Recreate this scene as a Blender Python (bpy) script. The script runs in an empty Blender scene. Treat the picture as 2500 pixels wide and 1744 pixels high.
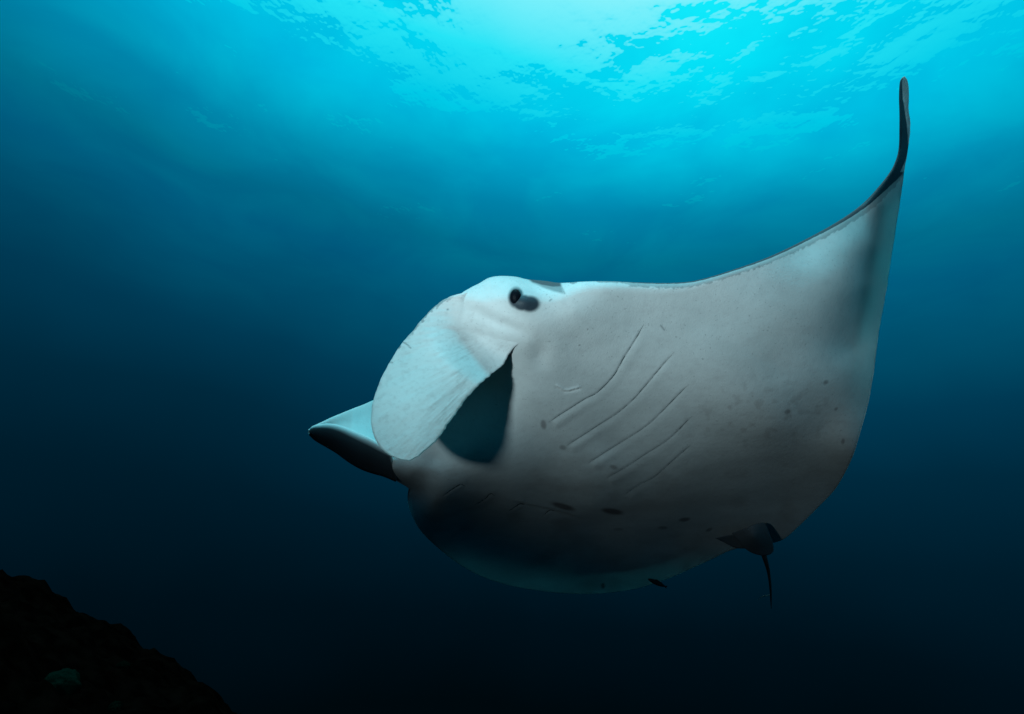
import bpy, bmesh, math, random
import numpy as np
from mathutils import Vector, Matrix

# ------------------------------------------------------------------ camera
sc = bpy.context.scene
col = sc.collection
FPX = 1490.0                       # focal length in photograph pixels (2500 wide)
PITCH, ROLL = math.radians(16.0), math.radians(5.0)
cam_d = bpy.data.cameras.new('camera'); cam = bpy.data.objects.new('camera', cam_d); col.objects.link(cam)
cam_d.sensor_width = 36.0; cam_d.lens = 36.0*FPX/2500.0
cam_d.clip_start = 0.05; cam_d.clip_end = 2000.0
cam.matrix_world = Matrix.Rotation(PITCH, 4, 'X') @ Matrix.Rotation(math.radians(90), 4, 'X') @ Matrix.Rotation(ROLL, 4, 'Z')
sc.camera = cam
CM = np.array(cam.matrix_world)[:3, :3]     # camera axes in the world (x right, y up, z back)

# ------------------------------------------------------------------ world: light that reaches a diver a few metres down
W = bpy.data.worlds.new('World'); sc.world = W; W.use_nodes = True
N = W.node_tree.nodes; L = W.node_tree.links; N.clear()
def nd(t, **k):
    n = N.new(t)
    for a, b in k.items(): setattr(n, a, b)
    return n
def mth(op, a, b=None, c=None, NN=None, LL=None):
    NN = NN or N; LL = LL or L
    n = NN.new('ShaderNodeMath'); n.operation = op
    for i, v in enumerate((a, b, c)):
        if v is None: continue
        if isinstance(v, (int, float)): n.inputs[i].default_value = v
        else: LL.new(v, n.inputs[i])
    return n.outputs[0]
def cam_dir(px, py):
    v = np.array([(px-1250)/FPX, (872-py)/FPX, -1.0]); v = CM @ v
    return v/np.linalg.norm(v)
GLOW = cam_dir(1650, -300)         # where the sun stands beyond the surface
B1, B2 = 0.031, 0.082
def fval(px, py):
    d = cam_dir(px, py)
    return B1*min(55, math.degrees(math.acos(float(d@GLOW)))) + B2*(90-math.degrees(math.asin(d[2])))
def lin(c): 
    c = c/255.0
    return c/12.92 if c <= 0.04045 else ((c+0.055)/1.055)**2.4
# water colour against f, as seen in the open water
TABLE = [(0.0,(252,255,255)),(2.6,(225,252,255)),(3.6,(170,248,253)),(4.05,(120,240,252)),(4.5,(40,230,247)),(4.97,(0,204,232)),(5.66,(0,147,177)),(6.27,(0,117,144)),(6.81,(0,97,129)),
         (7.3,(0,84,113)),(8.0,(0,57,83)),(8.6,(0,41,61)),(9.3,(0,28,43)),(10.0,(0,16,26)),(10.6,(0,8,13)),(12.0,(0,4,7)),(15.0,(0,2,4))]
tc = nd('ShaderNodeTexCoord')
nv = nd('ShaderNodeVectorMath', operation='NORMALIZE'); L.new(tc.outputs['Generated'], nv.inputs[0])
sep = nd('ShaderNodeSeparateXYZ'); L.new(nv.outputs[0], sep.inputs[0])
dt = nd('ShaderNodeVectorMath', operation='DOT_PRODUCT'); L.new(nv.outputs[0], dt.inputs[0]); dt.inputs[1].default_value = tuple(GLOW)
K = 180/math.pi
dt2 = nd('ShaderNodeVectorMath', operation='DOT_PRODUCT'); L.new(nv.outputs[0], dt2.inputs[0]); dt2.inputs[1].default_value = (GLOW[0], -GLOW[1], GLOW[2])  # glow mirrored behind the camera, added to lift the ambient light
elev = mth('ARCSINE', mth('MAXIMUM', mth('MINIMUM', sep.outputs[2], 0.99999), -0.99999))
mrE = nd('ShaderNodeMapRange', interpolation_type='SMOOTHSTEP'); L.new(elev, mrE.inputs['Value'])
for k_, v_ in (('From Min', math.radians(20)), ('From Max', math.radians(33)), ('To Min', 1.0), ('To Max', 0.55)): mrE.inputs[k_].default_value = v_
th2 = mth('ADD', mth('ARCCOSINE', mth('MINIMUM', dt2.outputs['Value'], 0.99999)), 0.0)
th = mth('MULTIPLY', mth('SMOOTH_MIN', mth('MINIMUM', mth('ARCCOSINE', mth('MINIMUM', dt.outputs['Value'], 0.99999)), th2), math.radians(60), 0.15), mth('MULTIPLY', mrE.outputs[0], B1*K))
ez = mth('MULTIPLY', mth('ARCSINE', mth('MAXIMUM', mth('MINIMUM', sep.outputs[2], 0.99999), -0.99999)), -B2*K)
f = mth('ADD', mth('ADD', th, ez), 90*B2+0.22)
# slow unevenness of the suspended matter
nz = nd('ShaderNodeTexNoise'); nz.inputs['Scale'].default_value = 2.3; nz.inputs['Detail'].default_value = 3
L.new(nv.outputs[0], nz.inputs['Vector'])
f = mth('ADD', f, mth('MULTIPLY', mth('SUBTRACT', nz.outputs['Fac'], 0.5), 0.7))
mrB = nd('ShaderNodeMapRange', interpolation_type='SMOOTHSTEP'); L.new(sep.outputs[1], mrB.inputs['Value'])   # added brightening behind the camera, fills the shaded belly
for k_, v_ in (('From Min', 0.15), ('From Max', -0.6), ('To Min', 0.0), ('To Max', -1.6)): mrB.inputs[k_].default_value = v_
f = mth('ADD', f, mrB.outputs[0])
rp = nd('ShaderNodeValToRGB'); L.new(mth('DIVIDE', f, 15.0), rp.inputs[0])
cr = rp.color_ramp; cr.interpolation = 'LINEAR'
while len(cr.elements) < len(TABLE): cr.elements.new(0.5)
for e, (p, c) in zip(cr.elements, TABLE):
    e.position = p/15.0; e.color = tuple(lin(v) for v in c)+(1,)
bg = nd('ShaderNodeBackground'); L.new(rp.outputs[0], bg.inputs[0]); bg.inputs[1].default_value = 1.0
wo = nd('ShaderNodeOutputWorld'); L.new(bg.outputs[0], wo.inputs[0])

sc.view_settings.view_transform = 'Standard'; sc.view_settings.look = 'None'
sc.view_settings.exposure = 0; sc.view_settings.gamma = 1; sc.view_settings.use_curve_mapping = False


# ------------------------------------------------------------------ sun through the surface, and the photographer's strobe
sd_ = bpy.data.lights.new('sun', 'SUN'); so = bpy.data.objects.new('sun', sd_); col.objects.link(so)
sd_.energy = 2.4; sd_.color = (0.04, 0.80, 1.0); sd_.angle = math.radians(9)
so.rotation_euler = Vector((-0.12, -0.22, 0.95)).to_track_quat('Z', 'Y').to_euler()
st = bpy.data.lights.new('camera_strobe', 'SPOT'); sto = bpy.data.objects.new('camera_strobe', st); col.objects.link(sto)
st.energy = 450; st.color = (0.60, 0.86, 0.91); st.spot_size = math.radians(76); st.spot_blend = 1.0; st.shadow_soft_size = 0.10
LP = np.array([-1.28, 0.12, 0.0]) @ CM.T; sto.location = tuple(LP)
aim = np.array([(1400-1250)/FPX*2.8, (872-310)/FPX*2.8, -2.8]) @ CM.T
sto.rotation_euler = Vector(tuple(LP-aim)).to_track_quat('Z', 'Y').to_euler()

# ------------------------------------------------------------------ helpers
def P(px, py, d):
    """photograph pixel and depth in metres -> world point"""
    px = np.asarray(px, float); py = np.asarray(py, float); d = np.asarray(d, float)
    v = np.stack([(px-1250)/FPX*d, (872-py)/FPX*d, -d*np.ones_like(px)], -1)
    return v @ CM.T
def mat(name):
    m = bpy.data.materials.new(name); m.use_nodes = True
    n = m.node_tree.nodes; n.clear(); out = n.new('ShaderNodeOutputMaterial')
    return m, n, m.node_tree.links, out
def tag(o, label=None, cat=None, group=None, kind=None):
    if label: o['label'] = label
    if cat: o['category'] = cat
    if group: o['group'] = group
    if kind: o['kind'] = kind
    return o
def mesh_obj(name, verts, faces, material, parent=None, smooth=True):
    me = bpy.data.meshes.new(name)
    verts = np.asarray(verts, np.float32); faces = np.asarray(faces, np.int32)
    k = faces.shape[1]
    me.vertices.add(len(verts)); me.vertices.foreach_set('co', verts.ravel())
    me.loops.add(faces.size); me.loops.foreach_set('vertex_index', faces.ravel())
    me.polygons.add(len(faces)); me.polygons.foreach_set('loop_start', np.arange(0, faces.size, k, dtype=np.int32))
    me.polygons.foreach_set('loop_total', np.full(len(faces), k, np.int32))
    me.update(calc_edges=True); me.validate()
    if smooth: me.polygons.foreach_set('use_smooth', np.ones(len(me.polygons), bool))
    if material: me.materials.append(material)
    o = bpy.data.objects.new(name, me); col.objects.link(o)
    if parent: o.parent = parent
    return o
def grid_faces(nu, nv, off=0, flip=False):
    i, j = np.meshgrid(np.arange(nu-1), np.arange(nv-1), indexing='ij')
    a = (i*nv+j).ravel()+off
    q = np.stack([a, a+nv, a+nv+1, a+1], -1)
    return q[:, ::-1] if flip else q

# ------------------------------------------------------------------ the sea surface overhead
SURF = 6.0; SEEDX = 7.6
m, n, l, out = mat('water_surface')
geo = n.new('ShaderNodeNewGeometry')
mp = n.new('ShaderNodeMapping'); l.new(geo.outputs['Position'], mp.inputs['Vector'])
mp.inputs['Location'].default_value = (SEEDX, 0, 0); mp.inputs['Scale'].default_value = (1.0, 0.8, 1.0); mp.inputs['Rotation'].default_value = (0, 0, 0.3)
n1 = n.new('ShaderNodeTexNoise'); n1.inputs['Scale'].default_value = 0.62; n1.inputs['Detail'].default_value = 5.0; n1.inputs['Roughness'].default_value = 0.45; n1.inputs['Distortion'].default_value = 0.0
l.new(mp.outputs[0], n1.inputs['Vector'])
bp = n.new('ShaderNodeBump'); bp.inputs['Strength'].default_value = 1.0; bp.inputs['Distance'].default_value = 0.32
l.new(n1.outputs['Fac'], bp.inputs['Height'])
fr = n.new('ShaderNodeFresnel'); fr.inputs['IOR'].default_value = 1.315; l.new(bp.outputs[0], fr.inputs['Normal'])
# painted veil tint and its ripples fade out with distance
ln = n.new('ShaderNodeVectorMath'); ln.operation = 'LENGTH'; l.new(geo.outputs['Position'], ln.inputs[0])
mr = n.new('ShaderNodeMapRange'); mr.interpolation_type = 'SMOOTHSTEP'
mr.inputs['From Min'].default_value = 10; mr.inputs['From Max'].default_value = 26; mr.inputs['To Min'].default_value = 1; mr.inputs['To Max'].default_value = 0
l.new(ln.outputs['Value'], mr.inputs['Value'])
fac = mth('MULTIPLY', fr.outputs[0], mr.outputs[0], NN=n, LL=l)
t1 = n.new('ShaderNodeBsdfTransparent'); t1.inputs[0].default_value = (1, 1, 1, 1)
t2 = n.new('ShaderNodeBsdfTransparent'); t2.inputs[0].default_value = (0.01, 0.80, 0.93, 1)  # haze veil under the surface painted in as a cyan tint
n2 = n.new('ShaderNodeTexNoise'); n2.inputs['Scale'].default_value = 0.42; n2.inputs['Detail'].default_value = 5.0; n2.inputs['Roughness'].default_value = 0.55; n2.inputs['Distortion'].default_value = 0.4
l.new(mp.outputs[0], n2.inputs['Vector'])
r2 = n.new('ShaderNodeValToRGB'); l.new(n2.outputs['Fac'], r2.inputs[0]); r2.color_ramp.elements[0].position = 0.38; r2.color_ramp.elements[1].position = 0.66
r2.color_ramp.elements[0].color = (0.01, 0.76, 0.90, 1); r2.color_ramp.elements[1].color = (0.03, 0.95, 1.0, 1); l.new(r2.outputs[0], t2.inputs[0])  # soft bright and dim ripple streaks put into the tint colour
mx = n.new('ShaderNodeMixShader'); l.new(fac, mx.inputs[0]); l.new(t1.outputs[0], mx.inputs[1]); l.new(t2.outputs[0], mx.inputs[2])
l.new(mx.outputs[0], out.inputs['Surface'])
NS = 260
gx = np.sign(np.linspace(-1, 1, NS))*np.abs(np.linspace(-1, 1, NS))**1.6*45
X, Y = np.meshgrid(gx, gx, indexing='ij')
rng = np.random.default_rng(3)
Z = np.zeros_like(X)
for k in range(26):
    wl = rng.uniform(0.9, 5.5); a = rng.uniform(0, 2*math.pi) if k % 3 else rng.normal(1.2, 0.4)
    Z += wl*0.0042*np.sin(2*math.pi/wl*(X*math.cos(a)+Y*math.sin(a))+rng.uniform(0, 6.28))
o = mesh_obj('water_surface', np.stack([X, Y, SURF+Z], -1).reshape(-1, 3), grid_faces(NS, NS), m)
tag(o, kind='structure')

# ------------------------------------------------------------------ numeric helpers for the ray's skin
def curve(pts, n):
    """smooth polyline through pts, n samples evenly spaced along it"""
    p = np.asarray(pts, float)
    seg = np.linalg.norm(np.diff(p[:, :2], axis=0), axis=1)
    s = np.concatenate([[0], np.cumsum(seg)])
    m_ = np.zeros_like(p)
    m_[1:-1] = (p[2:]-p[:-2])/(s[2:]-s[:-2])[:, None]
    m_[0] = (p[1]-p[0])/(s[1]-s[0]); m_[-1] = (p[-1]-p[-2])/(s[-1]-s[-2])
    x = np.linspace(0, s[-1], n)
    i = np.clip(np.searchsorted(s, x, side='right')-1, 0, len(s)-2)
    h = (s[i+1]-s[i])[:, None]; t = ((x-s[i])[:, None])/h
    return ((2*t**3-3*t**2+1)*p[i]+(t**3-2*t**2+t)*h*m_[i]+(-2*t**3+3*t**2)*p[i+1]+(t**3-t**2)*h*m_[i+1])
class TPS:
    def __init__(self, pts, lam=1e-4):
        p = np.asarray(pts, float); self.c = p[:, :2]/1000; z = p[:, 2]
        n = len(p); A = np.zeros((n+3, n+3))
        A[:n, :n] = self.phi(np.linalg.norm(self.c[:, None]-self.c[None], axis=2))+lam*np.eye(n)
        A[:n, n] = 1; A[:n, n+1:] = self.c; A[n, :n] = 1; A[n+1:, :n] = self.c.T
        self.w = np.linalg.solve(A, np.concatenate([z, np.zeros(3)]))
    @staticmethod
    def phi(r): return np.where(r > 1e-9, r*r*np.log(np.maximum(r, 1e-9)), 0)
    def __call__(self, x, y):
        sh = np.shape(x); x = np.ravel(x)/1000; y = np.ravel(y)/1000
        o = self.w[-3]+self.w[-2]*x+self.w[-1]*y
        for (cx, cy), w in zip(self.c, self.w): o = o+w*self.phi(np.hypot(x-cx, y-cy))
        return o.reshape(sh)
def sstep(a, b, x):
    t = np.clip((x-a)/(b-a), 0, 1); return t*t*(3-2*t)
def gauss(x, y, cx, cy, rx, ry, a=0.0):
    c, s = math.cos(a), math.sin(a); dx, dy = x-cx, y-cy
    return np.exp(-((dx*c+dy*s)/rx)**2-((-dx*s+dy*c)/ry)**2)
_R = np.random.default_rng(11)
_lat = _R.random((256, 256))
def vnoise(x, y):
    xi = np.floor(x).astype(int); yi = np.floor(y).astype(int); fx = x-xi; fy = y-yi
    fx = fx*fx*(3-2*fx); fy = fy*fy*(3-2*fy)
    g = lambda a, b: _lat[a % 256, b % 256]
    return (g(xi, yi)*(1-fx)+g(xi+1, yi)*fx)*(1-fy)+(g(xi, yi+1)*(1-fx)+g(xi+1, yi+1)*fx)*fy
def fbm(x, y, o=4):
    r = 0; a = .5
    for k in range(o): r = r+a*vnoise(x*2**k+17*k, y*2**k+5*k); a *= .5
    return r/(1-.5**o)
def seg_dist(x, y, poly):
    """distance to a polyline, signed side (positive = right-hand side when looking along it) and position along it 0..1"""
    poly = np.asarray(poly, float); best = np.full(np.shape(x), 1e9); side = np.zeros(np.shape(x)); along = np.zeros(np.shape(x))
    ln_ = np.concatenate([[0], np.cumsum(np.linalg.norm(np.diff(poly, axis=0), axis=1))])
    for i in range(len(poly)-1):
        a, b = poly[i], poly[i+1]; ab = b-a; L2 = ab@ab
        t = np.clip(((x-a[0])*ab[0]+(y-a[1])*ab[1])/L2, 0, 1)
        dx = x-(a[0]+t*ab[0]); dy = y-(a[1]+t*ab[1]); d = np.hypot(dx, dy)
        k = d < best
        best = np.where(k, d, best); side = np.where(k, np.sign(ab[0]*dy-ab[1]*dx), side)
        along = np.where(k, (ln_[i]+t*math.sqrt(L2))/ln_[-1], along)
    return best, side, along

# ------------------------------------------------------------------ skin
def skin_material(name, belly, dark, rough=0.55, trans=0):
    m, n, l, out = mat(name)
    b = n.new('ShaderNodeBsdfPrincipled'); l.new(b.outputs[0], out.inputs['Surface'])
    b.inputs['Roughness'].default_value = rough; b.inputs['Specular IOR Level'].default_value = 0.25
    g = n.new('ShaderNodeNewGeometry')
    def noise(sc_, det, r_=0.6):
        q = n.new('ShaderNodeTexNoise'); q.inputs['Scale'].default_value = sc_; q.inputs['Detail'].default_value = det; q.inputs['Roughness'].default_value = r_
        l.new(g.outputs['Position'], q.inputs['Vector']); return q.outputs['Fac']
    def ramp(v, p):
        q = n.new('ShaderNodeValToRGB'); l.new(v, q.inputs[0]); e = q.color_ramp
        while len(e.elements) < len(p): e.elements.new(.5)
        for el, (pp, cc) in zip(e.elements, p): el.position = pp; el.color = (cc if len(cc) == 4 else tuple(cc)+(1,))
        return q.outputs[0]
    def mix(f_, a, c, bt='MIX'):
        q = n.new('ShaderNodeMix'); q.data_type = 'RGBA'; q.blend_type = bt
        for s_, v in ((q.inputs['Factor'], f_), (q.inputs['A'], a), (q.inputs['B'], c)):
            if isinstance(v, (int, float)): s_.default_value = v
            elif isinstance(v, tuple): s_.default_value = v+(1,) if len(v) == 3 else v
            else: l.new(v, s_)
        return q.outputs['Result']
    def attr(a):
        q = n.new('ShaderNodeAttribute'); q.attribute_name = a; return q.outputs['Fac']
    lo = tuple(v*0.84 for v in belly)
    c = mix(ramp(noise(3.2, 5), [(0.35, (0, 0, 0)), (0.65, (1, 1, 1))]), lo, belly)
    c = mix(mth('MULTIPLY', ramp(noise(26, 4, .7), [(0.5, (0, 0, 0)), (0.72, (1, 1, 1))]), 0.22, NN=n, LL=l), c, (belly[0]*.62, belly[1]*.56, belly[2]*.58))
    sp = ramp(noise(95, 2, .5), [(0.66, (0, 0, 0)), (0.72, (1, 1, 1))])
    c = mix(mth('MULTIPLY', sp, 0.3, NN=n, LL=l), c, (0.10, 0.09, 0.09))
    c = mix(attr('thin'), c, mix(0.5, c, (0.9, 0.9, 0.9)))
    c = mix(attr('grime'), c, (0.20, 0.15, 0.14))
    c = mix(attr('spot'), c, (0.055, 0.018, 0.02))
    c = mix(attr('dark'), c, dark)
    l.new(c, b.inputs['Base Color'])
    bu = n.new('ShaderNodeBump'); bu.inputs['Strength'].default_value = 0.25; bu.inputs['Distance'].default_value = 0.004
    hh = mth('ADD', noise(160, 3), mth('MULTIPLY', noise(28, 4), 1.6, NN=n, LL=l), NN=n, LL=l)
    l.new(hh, bu.inputs['Height']); l.new(bu.outputs[0], b.inputs['Normal'])
    if trans:                       # thin gristle lets some light through
        tl = n.new('ShaderNodeBsdfTranslucent'); l.new(mix(0.85, c, (0.45, 0.85, 0.85), 'MULTIPLY'), tl.inputs[0])
        ms = n.new('ShaderNodeMixShader'); l.new(mth('MULTIPLY', attr('thin'), trans, NN=n, LL=l), ms.inputs[0])
        l.new(b.outputs[0], ms.inputs[1]); l.new(tl.outputs[0], ms.inputs[2]); l.new(ms.outputs[0], out.inputs['Surface'])
    return m
SKIN = skin_material('manta_skin', (0.60, 0.59, 0.59), (0.006, 0.016, 0.028), trans=0.6)
def simple(name, c, r=0.5, spec=0.3):
    m, n, l, out = mat(name); b = n.new('ShaderNodeBsdfPrincipled'); l.new(b.outputs[0], out.inputs['Surface'])
    b.inputs['Base Color'].default_value = c+(1,); b.inputs['Roughness'].default_value = r; b.inputs['Specular IOR Level'].default_value = spec
    q = n.new('ShaderNodeTexNoise'); q.inputs['Scale'].default_value = 60; q.inputs['Detail'].default_value = 4
    h = n.new('ShaderNodeBump'); h.inputs['Strength'].default_value = .3; h.inputs['Distance'].default_value = .002
    l.new(q.outputs['Fac'], h.inputs['Height']); l.new(h.outputs[0], b.inputs['Normal'])
    return m
def set_attr(o, name, v):
    a = o.data.attributes.new(name, 'FLOAT', 'POINT'); a.data.foreach_set('value', np.asarray(v, np.float32).ravel())

# ------------------------------------------------------------------ manta ray
manta = bpy.data.objects.new('manta_ray', None); col.objects.link(manta)
tag(manta, 'large pale-bellied manta ray gliding left under the sea surface, near wing raised', 'manta ray')
ORI = P(1500, 1100, 3.1); manta.location = tuple(ORI)

U = [(940,1146),(972,1100),(1010,1010),(1055,900),(1078,820),(1096,760),(1124,719),(1150,702),(1170,692),(1190,680),(1209,675),(1231,674),(1260,676),(1286,682),
     (1330,686),(1367,691),(1420,688),(1480,687),(1560,690),(1640,691),(1700,685),(1789,659),(1878,627),(1968,584),(2049,539),(2106,499),(2146,458),(2179,414),
     (2193,381),(2198,353),(2199,310),(2199,272),(2198,235),(2199,203),(2202,191),(2208,186)]
Wl = [(940,1152),(967,1174),(1000,1196),(995,1212),(1000,1245),(1022,1290),(1060,1330),(1110,1370),(1160,1400),(1220,1423),(1300,1440),(1400,1450),(1480,1448),(1560,1436),
      (1640,1410),(1700,1383),(1740,1365),(1780,1346),(1830,1332),(1887,1326),(1915,1316),(1947,1289),(1994,1243),(2036,1199),(2060,1161),(2082,1115),(2097,1068),(2120,984),
      (2134,904),(2144,825),(2157,750),(2169,680),(2181,600),(2195,510),(2208,420),(2219,350),(2223,315),(2219,265),(2219,220),(2215,195),(2208,186)]
ANCH = [((940,1146),(940,1152)),((1010,1010),(1000,1196)),((1096,760),(1022,1290)),((1209,675),(1110,1370)),((1367,691),(1300,1440)),((1560,690),(1560,1436)),((1789,659),(1800,1340)),
        ((1968,584),(1994,1243)),((2106,499),(2097,1068)),((2146,458),(2150,790)),((2193,381),(2195,510)),((2199,272),(2222,300)),((2208,186),(2208,186))]
NU, NV = 800, 400
ud = curve(U, 4000); wd = curve(Wl, 4000)
ai = [0]; bi = [0]
for a, b in ANCH[1:-1]:
    ai.append(int(np.argmin(np.hypot(ud[:, 0]-a[0], ud[:, 1]-a[1])))); bi.append(int(np.argmin(np.hypot(wd[:, 0]-b[0], wd[:, 1]-b[1]))))
ai.append(3999); bi.append(3999)
key = np.array([(x+y)/2 for x, y in zip(ai, bi)])
s = np.linspace(0, 3999, NU)
def smooth_map(v):
    f_ = np.interp(s, key, v)
    for _ in range(3):
        g_ = np.convolve(np.pad(f_, 12, mode='edge'), np.ones(25)/25, 'valid'); g_[:12] = f_[:12]+(g_[12]-f_[12])*np.arange(12)/12; g_[-12:] = f_[-12:]+(g_[-13]-f_[-13])*np.arange(12)[::-1]/12
        f_ = g_
    return f_
uu = smooth_map(ai); ww = smooth_map(bi)
Uc = np.stack([np.interp(uu, np.arange(4000), ud[:, k]) for k in (0, 1)], -1)
Wc = np.stack([np.interp(ww, np.arange(4000), wd[:, k]) for k in (0, 1)], -1)
# slightly ragged trailing edge
jit = (fbm(np.arange(NU)/6.0, np.full(NU, 3.3), 3)-0.5)*3.5*sstep(560, 620, np.arange(NU))
Wc[:, 0] += jit*sstep(0, 30, np.arange(NU)[::-1])
tau = np.linspace(0, 1, NV); tt = 0.45*tau+0.55*(0.5-0.5*np.cos(np.pi*tau))
X = Uc[:, None, 0]*(1-tt)+Wc[:, None, 0]*tt
Y = Uc[:, None, 1]*(1-tt)+Wc[:, None, 1]*tt
# depth of the near side, metres from the lens plane
CP = [(940,1149,3.22),(972,1100,3.12),(1010,1010,3.0),(1055,900,2.86),(1078,820,2.74),(1096,760,2.68),(1124,719,2.64),(1209,675,2.62),(1286,682,2.60),(1367,691,2.58),
      (1480,687,2.57),(1640,691,2.60),(1789,659,2.60),(1968,584,2.70),(2106,499,2.86),(2179,414,2.98),(2199,310,3.06),(2208,190,3.12),
      (1180,760,2.60),(1280,740,2.54),(1290,842,2.63),(1230,820,2.62),(1400,760,2.57),(1200,950,2.90),(1130,1050,3.02),(1060,1120,3.12),(1000,1160,3.18),
      (1290,960,2.84),(1400,830,2.66),(1400,900,2.77),(1550,800,2.68),(1550,880,2.77),(1720,780,2.66),(1720,880,2.73),(1880,720,2.62),(2020,640,2.67),
      (1300,1050,3.04),(1450,1000,2.97),(1600,960,2.89),(1750,950,2.81),(1900,900,2.75),(2040,780,2.73),(2060,900,2.84),
      (1180,1150,3.20),(1350,1110,3.23),(1500,1080,3.19),(1700,1050,3.06),(1880,1040,2.96),(2020,1040,3.04),
      (2110,700,2.83),(2136,700,2.97),(2164,700,3.20),(2085,850,2.88),(2139,850,2.95),(2118,984,3.00),(2080,1110,3.20),(2180,600,3.16),(2195,500,3.15),(2218,340,3.12),(2125,600,2.85),(2152,600,2.98),(2142,500,2.89),(2170,500,3.0),
      (1060,1185,3.25),(1250,1190,3.48),(1350,1170,3.44),(1500,1160,3.42),(1700,1140,3.38),(1850,1140,3.42),(1970,1150,3.50),(2040,1190,3.72),
      (1060,1230,3.52),(1150,1230,3.74),(1250,1235,3.86),(1450,1235,3.84),(1650,1220,3.84),(1800,1215,3.88),(1920,1225,3.98),
      (1250,1280,4.34),(1450,1285,4.34),(1650,1270,4.24),(1150,1270,4.22),
      (1000,1215,3.80),(1022,1290,4.20),(1110,1315,4.52),(1250,1325,4.68),(1450,1335,4.76),(1650,1315,4.66),(1760,1300,4.54),(1850,1315,4.58),(1947,1289,4.32),
      (1110,1370,4.88),(1220,1390,5.08),(1220,1423,5.30),(1400,1400,5.20),(1400,1450,5.62),(1560,1395,5.18),(1560,1436,5.54),(1700,1383,5.12),(1780,1346,4.82)]
DEPTH = TPS(CP, 2e-4)
D0 = DEPTH(X, Y)
def head_relief(x, y):
    r = -0.022*gauss(x, y, 1272, 728, 42, 30)
    r += 0.016*gauss(x, y, 1195, 778, 60, 16, 0.5)+0.010*gauss(x, y, 1255, 800, 45, 12, 0.45)
    r -= 0.006*gauss(x, y, 1180, 735, 60, 20, -0.2)
    r += 0.020*gauss(x, y, 1318, 868, 26, 34)
    return r
D0 += head_relief(X, Y)
# low swellings of the belly
D0 += -0.010*(fbm(X/170, Y/110, 3)-0.5)
SLITS = [[(1571,793),(1550,831),(1521,877),(1500,915),(1475,943),(1453,962),(1431,973),(1394,996),(1339,1032)],
         [(1646,859),(1603,909),(1553,968),(1512,1005),(1450,1046),(1381,1090)],
         [(1681,938),(1625,996),(1578,1040),(1512,1083),(1434,1132)],
         [(1690,1015),(1634,1071),(1578,1108),(1525,1143),(1478,1169)],
         [(1687,1086),(1640,1127),(1593,1168),(1562,1183),(1526,1207)],
         [(1080,1212),(1107,1193),(1126,1183),(1136,1188)],
         [(1159,1233),(1184,1218),(1199,1206),(1209,1212)],
         [(1241,1248),(1258,1238),(1270,1230),(1280,1232)],
         [(1321,1263),(1333,1253),(1344,1245),(1354,1248)]]
def slit_relief(x, y):
    r = np.zeros(np.shape(x))
    for k, sl in enumerate(SLITS):
        near = k < 5
        p = curve(sl, 30)[:, :2]
        box = (x > p[:, 0].min()-90) & (x < p[:, 0].max()+90) & (y > p[:, 1].min()-90) & (y < p[:, 1].max()+90)
        d, sd, al = seg_dist(x[box], y[box], p)
        w = 34.0 if near else 16.0; A = 0.010 if near else 0.010
        sg = -sd if near else sd             # raised side: below and right of the slit
        end = np.exp(-np.maximum(0, d-w)**2/200)*sstep(0, .12, al)*sstep(0, .05, 1-al) if near else sstep(0, .1, al)*sstep(0, .1, 1-al)
        boost = (0.55+0.75*sstep(0.6, 1.0, al)) if near else 1.0
        up = np.where(sg < 0, np.exp(-(d/w)**1.2), 0)*A*0.45*end+np.where(sg > 0, np.exp(-((d-0.42*w)/(0.30*w))**2), 0)*A*((0.2+0.65*sstep(0.5, 1.0, al)) if near else .5)*end
        groove = 0.003*np.exp(-(d/2.5)**2)*end
        r[box] += -up+groove
    return r
D0 += slit_relief(X, Y)
d, sd, al = seg_dist(X, Y, [(1361,945),(1378,955),(1395,953),(1412,948)])
D0 += 0.006*np.exp(-(d/5)**2)*sd
d, sd, al = seg_dist(X, Y, [(1250,1222),(1296,1233),(1366,1248),(1421,1266)])
D0 += 0.010*np.exp(-(d/9)**2)*sd*sstep(0, .1, al)*sstep(0, .1, 1-al)
# rounding towards the outline
allb = np.concatenate([Uc, Wc[::-1]]); idxs = np.concatenate([np.arange(NU), np.arange(NU)[::-1]]); isW = np.concatenate([np.zeros(NU), np.ones(NU)])
flatx, flaty = X.ravel(), Y.ravel(); dist = np.empty(flatx.size, np.float32); near_i = np.empty(flatx.size, int)
bb = allb.astype(np.float32)
for c0 in range(0, flatx.size, 8000):
    fx = flatx[c0:c0+8000].astype(np.float32)[:, None]; fy = flaty[c0:c0+8000].astype(np.float32)[:, None]
    q = (fx-bb[None, :, 0])**2+(fy-bb[None, :, 1])**2
    k = q.argmin(1); near_i[c0:c0+8000] = k; dist[c0:c0+8000] = np.sqrt(q[np.arange(len(k)), k])
dist = dist.reshape(X.shape); near_i = near_i.reshape(X.shape)
dist[:, 0] = 0; dist[:, -1] = 0; dist[0] = 0; dist[-1] = 0
ux = Uc[:, 0]
rU = 0.028+0.075*sstep(1100, 1190, ux)*(1-sstep(1330, 1420, ux))+0.022*sstep(1330, 1420, ux)*(1-sstep(1600, 1800, ux))-0.017*sstep(2150, 2200, ux)+0.03*(1-sstep(1000, 1100, ux))
rW = np.full(NU, 0.013); wx, wy = Wc[:, 0], Wc[:, 1]
rW += 0.05*(1-sstep(1000, 1010, wx))*(wy < 1300)
ker = np.ones(31)/31
rU = np.convolve(np.pad(rU, 15, mode='edge'), ker, 'valid'); rW = np.convolve(np.pad(rW, 15, mode='edge'), ker, 'valid')
rb = np.concatenate([rU, rW[::-1]])
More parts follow.
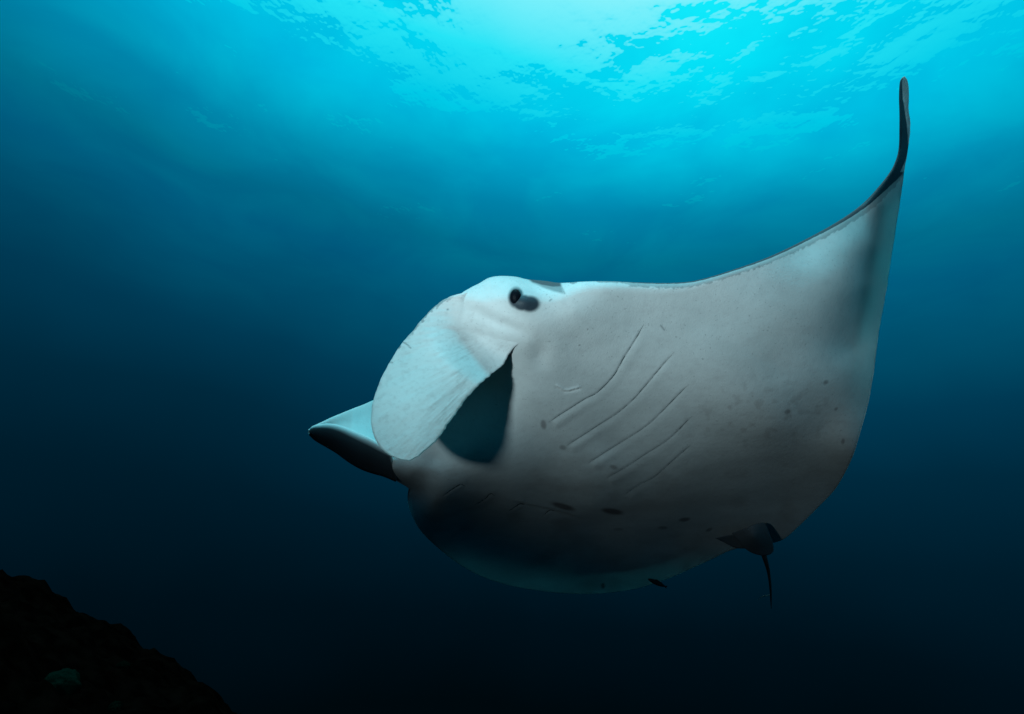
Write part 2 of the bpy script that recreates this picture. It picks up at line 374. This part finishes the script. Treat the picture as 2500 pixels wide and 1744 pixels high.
# blend radii by inverse distance to both outlines
du = np.maximum(dist, 1e-3)
vtt = tt[None, :]*np.ones((NU, 1))
R = rU[:, None]*(1-vtt)**2+rW[:, None]*vtt**2
R = R/((1-vtt)**2+vtt**2)
dm = dist/FPX*D0
q = np.clip(dm/R, 0, 1); arc = np.sqrt(np.maximum(0, 1-(1-q)**2))
front = D0+R*(1-arc)
bulk = 0.34*gauss(X, Y, 1480, 1060, 420, 150, 0.18)+0.22*gauss(X, Y, 1230, 830, 150, 110, 0.3)+0.05*sstep(0, 120, dist)
back = D0+R*(1+0.9*arc)+bulk*sstep(0, 1, dm/0.25)
Pf = P(X, Y, front).reshape(-1, 3)
Xb = 1250+(X-1250)*front/back*1.0; 
# the far side goes straight back from the outline (parallel to the lens axis), not along the view rays
def PB(x, y, d0, d):
    v = np.stack([(x-1250)/FPX*d0, (872-y)/FPX*d0, -d], -1); return v @ CM.T
Pb = PB(X, Y, front, back).reshape(-1, 3)
verts = np.concatenate([Pf, Pb])-ORI
faces = np.concatenate([grid_faces(NU, NV, 0, True), grid_faces(NU, NV, NU*NV)])
body = mesh_obj('body', verts, faces, SKIN, manta)
bmb = bmesh.new(); bmb.from_mesh(body.data); bmesh.ops.remove_doubles(bmb, verts=[v for v in bmb.verts if v.is_boundary], dist=2e-4)
# keep vertex order map through a layer is not needed: pigment is evaluated after welding from positions
bmb.to_mesh(body.data); bmb.free()
co = np.empty(len(body.data.vertices)*3, np.float32); body.data.vertices.foreach_get('co', co); co = co.reshape(-1, 3)+ORI
cc = co @ CM; dz = -cc[:, 2]; vx = 1250+FPX*cc[:, 0]/dz; vy = 872-FPX*cc[:, 1]/dz
from mathutils import kdtree
isb = dz > (DEPTH(vx, vy)+0.075+0.06*(vx < 1400))*1.0
# pigment of the near side, looked up on the regular grid and carried over by order of the welded mesh
du_, sdu, alu = seg_dist(vx, vy, Uc[::6])
wI = np.interp(vx, [1500, 1560, 1650, 1789, 1878, 1968, 2049, 2106, 2146, 2179, 2200], [0, 1.5, 2.5, 3.5, 4.5, 5.5, 7.5, 10, 14, 20, 26])
wI = np.where((vy < 420) & (vx > 2150), np.interp(vy, [186, 200, 240, 300, 360, 420], [1.5, 3, 6, 14, 20, 19]), wI)
wO = np.interp(vx, [1500, 1560, 1650, 1789, 1878, 1968, 2049, 2106, 2146, 2179, 2200], [3, 10, 14, 15, 16, 18, 20, 22, 25, 28, 30])
wO = np.where((vy < 420) & (vx > 2150), wI+2, wO)
jag = (fbm(vx/7, vy/7, 3)-0.5)*10
dark = np.maximum(1-sstep(wI-1.0, wI+1.5, du_+jag*.15), 0.42*(1-sstep(wO-1.5, wO+1.5, du_+jag)))*(vx > 1505)
dark = np.maximum(dark, 0.55*(1-sstep(1, 5, du_+jag*.6))*(vx > 1367)*(vx <= 1560)*(fbm(vx/25, vy/25, 2) > 0.52))
def inpoly(x, y, poly, soft=2.0):
    poly = list(poly)+[poly[0]]; d, s_, a_ = seg_dist(x, y, poly)
    ins = np.zeros(np.shape(x), bool); px_, py_ = poly[-2]
    for qx, qy in poly[:-1]:
        ins ^= ((qy > y) != (py_ > y)) & (x < (px_-qx)*(y-qy)/((py_-qy) if py_ != qy else 1e-9)+qx); px_, py_ = qx, qy
    return sstep(-soft, soft, np.where(ins, d, -d))
dark = np.maximum(dark, 0.93*inpoly(vx, vy, [(1282,676),(1330,678),(1368,684),(1371,701),(1350,702),(1322,697),(1300,690)], 3.5))
dark = np.maximum(dark, 0.62*inpoly(vx, vy, [(1300,690),(1371,698),(1376,717),(1352,712),(1325,702)], 4))
dark = np.maximum(dark, 0.97*(1-sstep(0.75, 1.35, np.hypot((vx-1293)/24, (vy-742)/19))))
dark = np.maximum(dark, 0.97*(1-sstep(0.75, 1.25, np.hypot((vx-1276)/26, (vy-739)/20))))
dark = np.maximum(dark, 0.97*(1-sstep(0.8, 1.25, np.hypot((vx-1259)/14, (vy-726)/20))))
dark = np.maximum(dark, 0.97*(1-sstep(0.75, 1.3, np.hypot((vx-1260)/19, (vy-727)/25))))
dark = np.maximum(dark, 0.22*np.exp(-(np.hypot((vx-1276)/42, (vy-733)/34))**4))
# short scars
for ln_ in ([(1369,697),(1374,707),(1379,717)],[(1342,735),(1346,731)],[(1375+238,795),(1622,806)]):
    d, _, _ = seg_dist(vx, vy, ln_); dark = np.maximum(dark, 0.55*np.exp(-(d/1.8)**2))
dWd, _, _ = seg_dist(vx, vy, Wc[::5])
thin = np.maximum((1-sstep(40, 88, dWd))*(vx > 2040)*(1-sstep(800, 1050, vy))*sstep(420, 520, vy), 0.30*(1-sstep(0, 130, dWd))*sstep(1290, 1400, vy)*(vx < 1850))
tip = inpoly(vx, vy, [(2204,182),(2226,205),(2226,296),(2218,306),(2211,262),(2205,222)], 2.0)
thin = np.maximum(thin, 0.7*tip); dark = dark*(1-0.95*tip)
dark = np.where(isb, 1.0-0.85*thin, dark)
spot = np.zeros_like(vx)
for cx, cy, rx, ry, an, k in ((1375,1237,30,7,.28,.9),(1495,1249,27,7.5,.15,.95),(1671,1269,14,5,-.15,.8),(1618,1289,12,4,0,.6),(1731,1294,9,4,-.4,.7),(1510,1293,12,4,0,.4),
                              (1327,1037,7,12,-.2,.65),(1374,1093,9,6,.3,.5),(1498,1141,10,5,.3,.55),(2016,934,7,5,-.6,.6),(1922,1006,8,5,-.3,.6),(2041,999,5,3.5,-.6,.6),(2058,1078,4.5,7,.2,.6),
                              (1472,1430,5,7,0,.9),(1093,756,2,2,0,.8),(1435,804,2,2,0,.8),(1415,843,2,2,0,.8)):
    spot = np.maximum(spot, 0.75*k*(1-sstep(.6, 1.3, np.sqrt(-np.log(np.maximum(gauss(vx, vy, cx, cy, rx, ry, an), 1e-30))))))
gr = np.clip((fbm(vx/60, vy/34, 4)-0.5)*3.0, 0, 1)*sstep(1000, 1200, vy)*0.3
gr = np.maximum(gr, 0.30*np.clip((fbm(vx/18, vy/14, 3)-.56)*6, 0, 1)*gauss(vx, vy, 1870, 1020, 190, 90))
gr = np.maximum(gr, 0.35*gauss(vx, vy, 1600, 1235, 130, 22, -.12))
set_attr(body, 'thin', thin); set_attr(body, 'dark', dark); set_attr(body, 'spot', np.where(isb, 0, spot)); set_attr(body, 'grime', np.where(isb, 0, gr))

# gill slits: dark tapering strips lying in their grooves
SLITM = simple('gill_slit', (0.06, 0.08, 0.085), 0.7, 0.1)
def surf_depth(x, y):
    return DEPTH(x, y)+head_relief(x, y)-0.010*(fbm(x/170, y/110, 3)-0.5)+slit_relief(x, y)
for k, sl in enumerate(SLITS):
    p = curve(sl, 60)[:, :2]; n_ = len(p)
    tg = np.gradient(p, axis=0); tg /= np.linalg.norm(tg, axis=1)[:, None]; nr = np.stack([-tg[:, 1], tg[:, 0]], -1)
    q_ = np.linspace(0, 1, n_)
    hw = (1.25 if k < 5 else 1.6)*np.clip(np.minimum(q_*6, (1-q_)*12), 0.12, 1)*(1+.25*(fbm(np.arange(n_)/3., np.full(n_, k+.5), 2)-.5)); hw *= (.8, .5, .38, .3, .3, .8, .8, .6, .4)[k]
    p = p+nr*((fbm(np.arange(n_)/5., np.full(n_, k+.9), 3)-.5)*2.5)[:, None]
    rows = []
    for o_, dd in ((-1, 0.0015), (0, -0.0025), (1, 0.0015)):
        e = p+nr*(hw*o_)[:, None]; rows.append(P(e[:, 0], e[:, 1], surf_depth(e[:, 0], e[:, 1])+dd))
    e = p; rows.append(P(e[:, 0], e[:, 1], surf_depth(e[:, 0], e[:, 1])+0.012))
    rows.append(rows[0])
    v = np.stack(rows, 0).reshape(-1, 3)-ORI
    mesh_obj('gill_slit', v, grid_faces(5, n_), SLITM, manta)

# eye
EYEM = simple('eye', (0.003, 0.004, 0.007), 0.4, 0.05)
bm = bmesh.new(); bmesh.ops.create_uvsphere(bm, u_segments=32, v_segments=20, radius=1.0)
e0 = P(1259, 726, float(surf_depth(np.array(1259.), np.array(726.)))+0.010)
for v in bm.verts:
    w = np.array([v.co.x*0.024, v.co.y*0.034, v.co.z*0.022]); v.co = Vector(tuple(CM @ w))
me = bpy.data.meshes.new('eye'); bm.to_mesh(me); bm.free(); me.materials.append(EYEM)
for p_ in me.polygons: p_.use_smooth = True
o = bpy.data.objects.new('eye', me); col.objects.link(o); o.parent = manta; o.location = Vector(tuple(e0-ORI))

# ------------------------------------------------------------------ a sheet with real thickness from two outlines
def sheet(name, A, B, cps, material, nu, nv, thick, attrs=None, relief=None, clus=0.5, wob=0.0):
    a = curve(A, nu); b = curve(B, nu)
    if wob:
        j = (fbm(np.arange(nu)/5., np.full(nu, 7.7), 3)-.5)*wob*sstep(0, 15, np.arange(nu))*sstep(0, 15, np.arange(nu)[::-1]); b[:, 0] += j; b[:, 1] += j
        j = (fbm(np.arange(nu)/5., np.full(nu, 2.7), 3)-.5)*wob*.6*sstep(0, 15, np.arange(nu))*sstep(0, 15, np.arange(nu)[::-1]); a[:, 0] += j; a[:, 1] += j
    ta = np.linspace(0, 1, nv); t_ = (1-clus)*ta+clus*(0.5-0.5*np.cos(np.pi*ta))
    x = a[:, None, 0]*(1-t_)+b[:, None, 0]*t_; y = a[:, None, 1]*(1-t_)+b[:, None, 1]*t_
    D = cps(x, y) if callable(cps) else TPS(cps)(x, y)
    if relief is not None: D = D+relief(x, y)
    i_ = np.linspace(0, 1, nu)[:, None]
    dm_ = np.minimum(np.hypot(a[:, None, 0]-x, a[:, None, 1]-y), np.hypot(b[:, None, 0]-x, b[:, None, 1]-y))/FPX*D
    L_ = np.linalg.norm(np.diff(a, axis=0), axis=1).sum()/FPX*3
    dm_ = np.minimum(dm_, np.minimum(i_, 1-i_)*L_)
    q_ = np.clip(dm_/(thick/2), 0, 1); ar = np.sqrt(1-(1-q_)**2)
    body_t = thick*(1+1.0*np.clip(dm_/0.25, 0, 1))
    f_ = D+thick/2*(1-ar); g_ = D+thick/2+(body_t-thick/2)*ar
    V = np.concatenate([P(x, y, f_).reshape(-1, 3), P(x, y, g_).reshape(-1, 3)])-ORI
    F = np.concatenate([grid_faces(nu, nv, 0, True), grid_faces(nu, nv, nu*nv)])
    o = mesh_obj(name, V, F, material, manta)
    if attrs:
        for k_, fn in attrs.items():
            v_ = fn(x, y); set_attr(o, k_, np.concatenate([v_.ravel(), (np.ones_like(v_) if k_ == 'dark' else v_ if k_ == 'thin' else v_*0).ravel()]))
    return o

# near cephalic fin: a broad paddle hanging from the side of the head
FA = [(1240,800),(1200,765),(1170,728),(1148,710),(1124,717),(1094,726),(1067,744),(1039,770),(1013,801),(980,840),(955,880),(933,920),(918,958),(908,995),(906,1030),(912,1062),(925,1088),(944,1107),(970,1120),(1000,1125)]
FB = [(1240,800),(1262,815),(1282,826),(1292,832),(1282,837),(1262,845),(1245,864),(1228,890),(1200,915),(1165,945),(1140,973),(1118,1003),(1098,1030),(1080,1058),(1062,1080),(1040,1100),(1020,1115),(1000,1125)]
def bd(x, y): return float(DEPTH(np.array(float(x)), np.array(float(y)))+head_relief(np.array(float(x)), np.array(float(y))))
fin_cp = [(x, y, bd(x, y)+0.02) for x, y in ((1300,826),(1262,810),(1235,780))]
fin_cp += [(x, y, bd(x, y)+0.004) for x, y in ((1195,700),(1200,770),(1180,810),(1160,715))]
fin_cp += [(1284,836,2.615),(1245,866,2.585),(1200,915,2.545),(1118,1003,2.455),(1062,1080,2.400),(1000,1125,2.375),(944,1107,2.40),(908,1030,2.465),(918,958,2.52),(955,880,2.58),(1013,801,2.63),(1067,744,2.655),(1124,719,2.65),
           (1130,780,2.60),(1080,830,2.575),(1030,900,2.52),(980,980,2.455),(960,1050,2.42),(1010,1080,2.385),(1060,980,2.44),(1110,900,2.505),(1180,860,2.57)]
fold = curve([(1020,803),(1060,800),(1120,808),(1200,822),(1290,838)], 20)[:, :2]
def fin_relief(x, y):
    d, sd, al = seg_dist(x, y, fold)
    r = 0.0035*np.exp(-(d/8)**2)*sstep(0, .1, al)*sstep(0, .1, 1-al)
    # fine radial pleats towards the free rim
    an = np.arctan2(y-760, 1330-x); rr = np.hypot(x-1330, y-760)
    r = r+0.0055*(fbm(an*26, rr/70, 3)-.5)*sstep(120, 330, rr)
    return r
def fin_grime(x, y):
    an = np.arctan2(y-760, 1330-x); rr = np.hypot(x-1330, y-760)
    st_ = np.clip((fbm(an*48, rr/26, 4)-.52)*5, 0, 1)*np.clip((fbm(x/70, y/50, 2)-.35)*3, 0, 1)
    return 0.16*st_*sstep(60, 220, rr)+0.10*np.clip((fbm(x/9, y/7, 3)-.58)*8, 0, 1)
def fin_thin(x, y):
    d, sd, al = seg_dist(x, y, root); return sstep(-20, 230, d*sd)
def fin_dark(x, y):
    e, _, al = seg_dist(x, y, curve(FA[4:10], 40)[:, :2])
    j = (fbm(x/6, y/6, 3)-.5)*14
    v_ = 0.5*(1-sstep(3, 7, e+j))*sstep(0, .25, al)*sstep(0, .3, 1-al)
    e2, _, _ = seg_dist(x, y, curve(FA[9:14], 40)[:, :2])
    v_ = np.maximum(v_, 0.5*(1-sstep(1, 4, e2+j*.5))*(fbm(x/16, y/16, 2) > .58))
    for l_ in ([(982,836),(990,838),(1003,850)],[(950,884),(958,886)]):
        d, _, _ = seg_dist(x, y, l_); v_ = np.maximum(v_, .6*np.exp(-(d/1.6)**2))
    v_ = np.maximum(v_, .7*np.exp(-(np.hypot(x-1093, y-756)/2.5)**2))
    return v_
FIN = skin_material('cephalic_fin_skin', (0.60, 0.59, 0.59), (0.008, 0.018, 0.028), trans=0.52)
zero = lambda x, y: np.zeros(np.shape(x))
FT = TPS(fin_cp, 2e-4)
root = curve([(1150,640),(1152,700),(1176,765),(1225,805),(1290,828),(1325,842)], 60)[:, :2]
def FD(x, y):
    d, sd, al = seg_dist(x, y, root); qd = d*sd                     # positive on the fin's side
    bdp = DEPTH(x, y)+head_relief(x, y)
    bdp = bdp+0.05*(1-sstep(10, 50, seg_dist(x, y, Uc[::8])[0]))*sstep(1118, 1165, x)
    near_root = bdp+0.010-0.0125*sstep(-45, 40, qd)
    w = sstep(-10, 150, qd)
    return near_root*(1-w)+FT(x, y)*w
o = sheet('cephalic_fin', FA, FB, FD, FIN, 260, 180, 0.022, {'dark': fin_dark, 'spot': zero, 'grime': fin_grime, 'thin': fin_thin}, fin_relief, wob=4.0)
o['label'] = 'broad pale near cephalic fin curled down over the mouth'
me = o.data; aa = me.attributes['dark']; v_ = np.empty(len(me.vertices), np.float32); aa.data.foreach_get('value', v_); v_[len(v_)//2:] = 0.0; aa.data.foreach_set('value', v_)

# far cephalic fin: a trough open upwards, near wall dark, far wall lit from above
r1 = curve([(756,1053,3.36),(764,1041,3.36),(789,1035,3.33),(813,1035,3.30),(837,1041,3.27),(870,1055,3.23),(902,1070,3.18),(927,1084,3.14),(950,1096,3.10)], 90)
b1 = curve([(757,1058,3.40),(772,1072,3.42),(821,1101,3.44),(854,1125,3.44),(886,1143,3.42),(915,1153,3.40),(934,1158,3.36),(950,1164,3.34),(968,1172,3.32)], 90)
r2 = curve([(756,1052,3.40),(770,1040,3.46),(789,1030,3.52),(813,1018,3.76),(854,1001,3.92),(886,989,3.96),(909,979,3.98),(940,966,3.98),(975,955,3.98)], 90)
rows = []
for t_ in np.linspace(0, 1, 15):                 # near wall from rim to keel
    c_ = r1*(1-t_)+b1*t_; c_[:, 2] -= 0.07*math.sin(math.pi*t_)*np.sin(np.linspace(.3, 2.6, 90)); rows.append(P(c_[:, 0], c_[:, 1], c_[:, 2]))
for t_ in np.linspace(0, 1, 25)[1:]:             # inner floor rising to the far rim
    c_ = b1*(1-t_)+r2*t_; c_[:, 2] += 0.10*math.sin(math.pi*t_)*np.sin(np.linspace(.3, 2.6, 90)); rows.append(P(c_[:, 0], c_[:, 1], c_[:, 2]))
G = np.stack(rows, 0)-ORI; nr_, nc_ = G.shape[:2]
du1 = np.gradient(G, axis=0); dv1 = np.gradient(G, axis=1); nn = np.cross(du1, dv1); nn /= np.linalg.norm(nn, axis=2)[..., None]+1e-9
edge = np.minimum(np.minimum(np.arange(nr_)[:, None], np.arange(nr_)[::-1][:, None])*1.0, 3)/3; tk = 0.003+0.009*np.sqrt(edge)*np.ones((1, nc_))
V = np.concatenate([(G+nn*tk[..., None]).reshape(-1, 3), (G-nn*tk[..., None]).reshape(-1, 3)])
rim = []
M_ = nr_*nc_
for j in range(nc_-1):
    rim.append((j, j+1, M_+j+1, M_+j)); k_ = (nr_-1)*nc_+j; rim.append((k_+1, k_, M_+k_, M_+k_+1))
for i in range(nr_-1):
    k_ = i*nc_; rim.append((k_+nc_, k_, M_+k_, M_+k_+nc_)); k_ = i*nc_+nc_-1; rim.append((k_, k_+nc_, M_+k_+nc_, M_+k_))
F = np.concatenate([grid_faces(nr_, nc_), grid_faces(nr_, nc_, M_, True), np.array(rim)])
o = mesh_obj('cephalic_fin', V, F, FIN, manta)
o['label'] = 'far cephalic fin rolled into a trough with a white rim'
ri = np.arange(nr_)[:, None]*np.ones((1, nc_))
# outer face of the near wall carries the dark back pigment, rim and inner face are white
cen = (G+nn*0.01)@CM; cen0 = (G-nn*0.01)@CM
frontside = (cen[..., 2] > cen0[..., 2])
wall = (ri < 15)
dk_a = np.where(wall & frontside, 0.93*sstep(1.0, 3.0, ri+0*ri), 0.0); dk_b = np.where(wall & ~frontside, 0.93*sstep(1.0, 3.0, ri), 0.0)
set_attr(o, 'dark', np.concatenate([dk_a.ravel(), dk_b.ravel()])); set_attr(o, 'spot', np.zeros(len(V))); set_attr(o, 'grime', np.zeros(len(V))); set_attr(o, 'thin', np.concatenate([np.where(wall, 0.12, 0.35).ravel()]*2))

# roof of the open mouth between the two cephalic fins
o = sheet('mouth', [(925,1078),(960,1020),(1010,960),(1070,900)], [(930,1150),(965,1150),(1020,1130),(1100,1060)],
          TPS([(925,1078,3.36),(1070,900,3.10),(930,1150,3.34),(1100,1060,3.12),(1000,1040,3.34),(965,1150,3.30)]), FIN, 40, 30, 0.03, {'dark': lambda x, y: np.full(np.shape(x), .35), 'spot': zero, 'grime': zero})

# pelvic fins and tail
o = sheet('pelvic_fin', [(1786,1302),(1820,1290),(1850,1278),(1868,1278),(1878,1300),(1888,1330),(1889,1346)], [(1786,1302),(1800,1318),(1815,1336),(1835,1350),(1862,1357),(1880,1354),(1889,1346)],
          TPS([(1786,1302,4.34),(1868,1278,4.20),(1889,1346,4.36),(1835,1350,4.36),(1840,1310,4.18)]), SKIN, 50, 30, 0.02, {'dark': lambda x, y: 0.85+0*x, 'spot': zero, 'grime': zero})
o = sheet('pelvic_fin', [(1745,1314),(1770,1308),(1800,1304),(1822,1304)], [(1745,1314),(1768,1325),(1795,1338),(1822,1340)],
          TPS([(1745,1314,4.42),(1822,1304,4.36),(1822,1340,4.44),(1768,1325,4.46)]), SKIN, 40, 24, 0.02, {'dark': lambda x, y: 0.85+0*x, 'spot': zero, 'grime': zero})
def tube(name, pts, rad, material, parent, ori, seg=10, n=50):
    c_ = curve([(p[0], p[1], p[2]) for p in pts], n); W3 = P(c_[:, 0], c_[:, 1], c_[:, 2])-ori
    T_ = np.gradient(W3, axis=0); T_ /= np.linalg.norm(T_, axis=1)[:, None]; ref = CM @ np.array([1., 0, 0])
    b_ = np.cross(T_, ref); b_ /= np.linalg.norm(b_, axis=1)[:, None]; a_ = np.cross(b_, T_)
    r_ = np.interp(np.linspace(0, 1, n), np.linspace(0, 1, len(rad)), rad)
    ang = np.linspace(0, 2*math.pi, seg+1)
    V = W3[:, None]+(a_[:, None]*np.cos(ang)[None, :, None]+b_[:, None]*np.sin(ang)[None, :, None])*r_[:, None, None]
    return mesh_obj(name, V.reshape(-1, 3), grid_faces(n, seg+1), material, parent)
TAILM = simple('tail_skin', (0.02, 0.022, 0.026), 0.6, 0.2)
tube('tail', [(1852,1325,4.46),(1860,1342,4.46),(1867,1362,4.46),(1876,1395,4.5),(1881,1435,4.54),(1883,1486,4.6)], [.018, .020, .015, .011, .009, .007, .002], TAILM, manta, ORI)

# ------------------------------------------------------------------ fish near the far wing
def fish(px, py, d, length, ang, label):
    """slim wrasse-like fish: body, tail fin, dorsal fin"""
    root = bpy.data.objects.new('small_fish', None); col.objects.link(root); c0 = P(px, py, d); root.location = tuple(c0)
    tag(root, label, 'fish')
    ca, sa = math.cos(ang), math.sin(ang)
    def loc(x, y, z): return CM @ np.array([x*ca-y*sa, x*sa+y*ca, z])
    n, k = 26, 12; V = []
    for i in range(n):
        t = i/(n-1); x = (t-0.5)*length*0.86; h = length*0.105*math.sin(math.pi*min(1, t*0.93+0.03))**0.75+0.0008
        for j in range(k+1):
            a = 2*math.pi*j/k; V.append(loc(x, h*math.sin(a), h*0.6*math.cos(a)))
    mesh_obj('body', V, grid_faces(n, k+1), FISHM, root)
    def fin(name, pts):
        f_ = [loc(x*length, y*length, 0.0012) for x, y in pts]; g_ = [loc(x*length, y*length, -0.0012) for x, y in pts]; m_ = len(pts)
        me = bpy.data.meshes.new(name); me.from_pydata([tuple(v) for v in f_+g_], [], [tuple(range(m_)), tuple(range(2*m_-1, m_-1, -1))]+[(i, (i+1) % m_, m_+(i+1) % m_, m_+i) for i in range(m_)])
        me.materials.append(FISHM); o = bpy.data.objects.new(name, me); col.objects.link(o); o.parent = root
    fin('tail_fin', [(0.40, 0.02), (0.52, 0.075), (0.49, 0.0), (0.52, -0.075), (0.40, -0.02)])
    fin('dorsal_fin', [(-0.18, 0.085), (-0.05, 0.135), (0.2, 0.11), (0.3, 0.05)])
FISHM = simple('fish_skin', (0.012, 0.012, 0.016), 0.6, 0.15)
fish(1603, 1423, 5.2, 0.187, -0.42, 'small dark slender fish hanging at the lower edge of the far wing')
o = tube('remora', [(1850,1465,4.44),(1861,1457,4.44),(1879,1453,4.44)], [.0006, .003, .004, .003], simple('remora_skin', (0.06, 0.07, 0.07), .6), None, np.zeros(3), n=20)
tag(o, 'tiny pale fish clinging beside the tip of the thin tail', 'fish')

# ------------------------------------------------------------------ reef slope, lower left
m, n, l, out = mat('reef')
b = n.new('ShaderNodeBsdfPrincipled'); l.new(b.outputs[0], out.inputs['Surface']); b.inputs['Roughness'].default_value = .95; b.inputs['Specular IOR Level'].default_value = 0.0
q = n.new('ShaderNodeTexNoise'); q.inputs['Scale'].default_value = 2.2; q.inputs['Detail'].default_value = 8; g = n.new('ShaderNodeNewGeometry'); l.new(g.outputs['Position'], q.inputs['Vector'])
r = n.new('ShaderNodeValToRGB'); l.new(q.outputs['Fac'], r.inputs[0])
r.color_ramp.elements[0].position = .4; r.color_ramp.elements[0].color = (0.0006, 0.0003, 0.0002, 1); r.color_ramp.elements[1].position = .68; r.color_ramp.elements[1].color = (0.0022, 0.0012, 0.0009, 1)  # deep-water gloom put into the colour, well below the rock's own tone
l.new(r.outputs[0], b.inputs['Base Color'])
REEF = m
# crest as seen: falls from the left towards the right, nearer part on the left
nx, ny = 260, 200
gx = np.linspace(-16, 9, nx); gy = np.linspace(0.5, 24, ny)
X2, Y2 = np.meshgrid(gx, gy, indexing='ij')
def ground_h(x, y):
    base = -5.4-0.40*(x+3.4)-0.045*(y-7)**2/4
    base = base-0.9*sstep(0.3, 3.5, x+0.25*(y-6))*2
    rough = (fbm(x*0.55+3, y*0.55, 5)-.5)*1.5+(fbm(x*2.1, y*2.1+9, 4)-.5)*.42+(fbm(x*6.5, y*6.5+9, 3)-.5)*.12
    return base+rough
Z2 = ground_h(X2, Y2)
Z2 = np.where(True, np.maximum(Z2, -30), Z2)
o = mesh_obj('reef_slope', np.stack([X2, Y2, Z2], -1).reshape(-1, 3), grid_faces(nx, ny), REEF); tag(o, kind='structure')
# ------------------------------------------------------------------ corals on the slope
def coral_mat(c):  # c has the dimming by deep water painted in
    m, n, l, out = mat('coral'); b = n.new('ShaderNodeBsdfPrincipled'); l.new(b.outputs[0], out.inputs['Surface']); b.inputs['Roughness'].default_value = .9; b.inputs['Specular IOR Level'].default_value = 0.0
    q = n.new('ShaderNodeTexVoronoi'); q.inputs['Scale'].default_value = 30; g = n.new('ShaderNodeNewGeometry'); l.new(g.outputs['Position'], q.inputs['Vector'])
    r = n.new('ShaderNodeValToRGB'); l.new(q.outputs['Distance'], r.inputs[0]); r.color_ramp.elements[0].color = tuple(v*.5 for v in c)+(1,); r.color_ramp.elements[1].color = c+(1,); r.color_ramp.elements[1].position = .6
    l.new(r.outputs[0], b.inputs['Base Color']); return m
def on_ground(px, py):
    for d in np.arange(1.5, 22, 0.03):
        w = P(px, py, d)
        if w[2] < float(ground_h(np.array(w[0]), np.array(w[1]))): return w
    return P(px, py, 8)
def coral(px, py, rx, ry, c, label, seed):
    w = on_ground(px, py); d = float(-(w @ CM)[2]); R_ = rx/FPX*d; H_ = ry/FPX*d*1.5
    bm = bmesh.new(); bmesh.ops.create_icosphere(bm, subdivisions=5, radius=1)
    for v in bm.verts:
        a = math.atan2(v.co.y, v.co.x); k = 1+.16*math.sin(3*a+seed)+.09*math.sin(7*a+seed*2)
        f_ = float(fbm(np.array(v.co.x*3+seed+9), np.array(v.co.y*3+v.co.z*2+9), 3))-.5
        v.co = Vector((v.co.x*R_*k*(1+.35*f_), v.co.y*R_*k*(1+.35*f_), v.co.z*H_*(1+.5*f_)))
    me = bpy.data.meshes.new('coral'); bm.to_mesh(me); bm.free()
    for p_ in me.polygons: p_.use_smooth = True
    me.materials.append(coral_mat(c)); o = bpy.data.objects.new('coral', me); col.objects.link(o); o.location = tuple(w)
    tag(o, label, 'coral')
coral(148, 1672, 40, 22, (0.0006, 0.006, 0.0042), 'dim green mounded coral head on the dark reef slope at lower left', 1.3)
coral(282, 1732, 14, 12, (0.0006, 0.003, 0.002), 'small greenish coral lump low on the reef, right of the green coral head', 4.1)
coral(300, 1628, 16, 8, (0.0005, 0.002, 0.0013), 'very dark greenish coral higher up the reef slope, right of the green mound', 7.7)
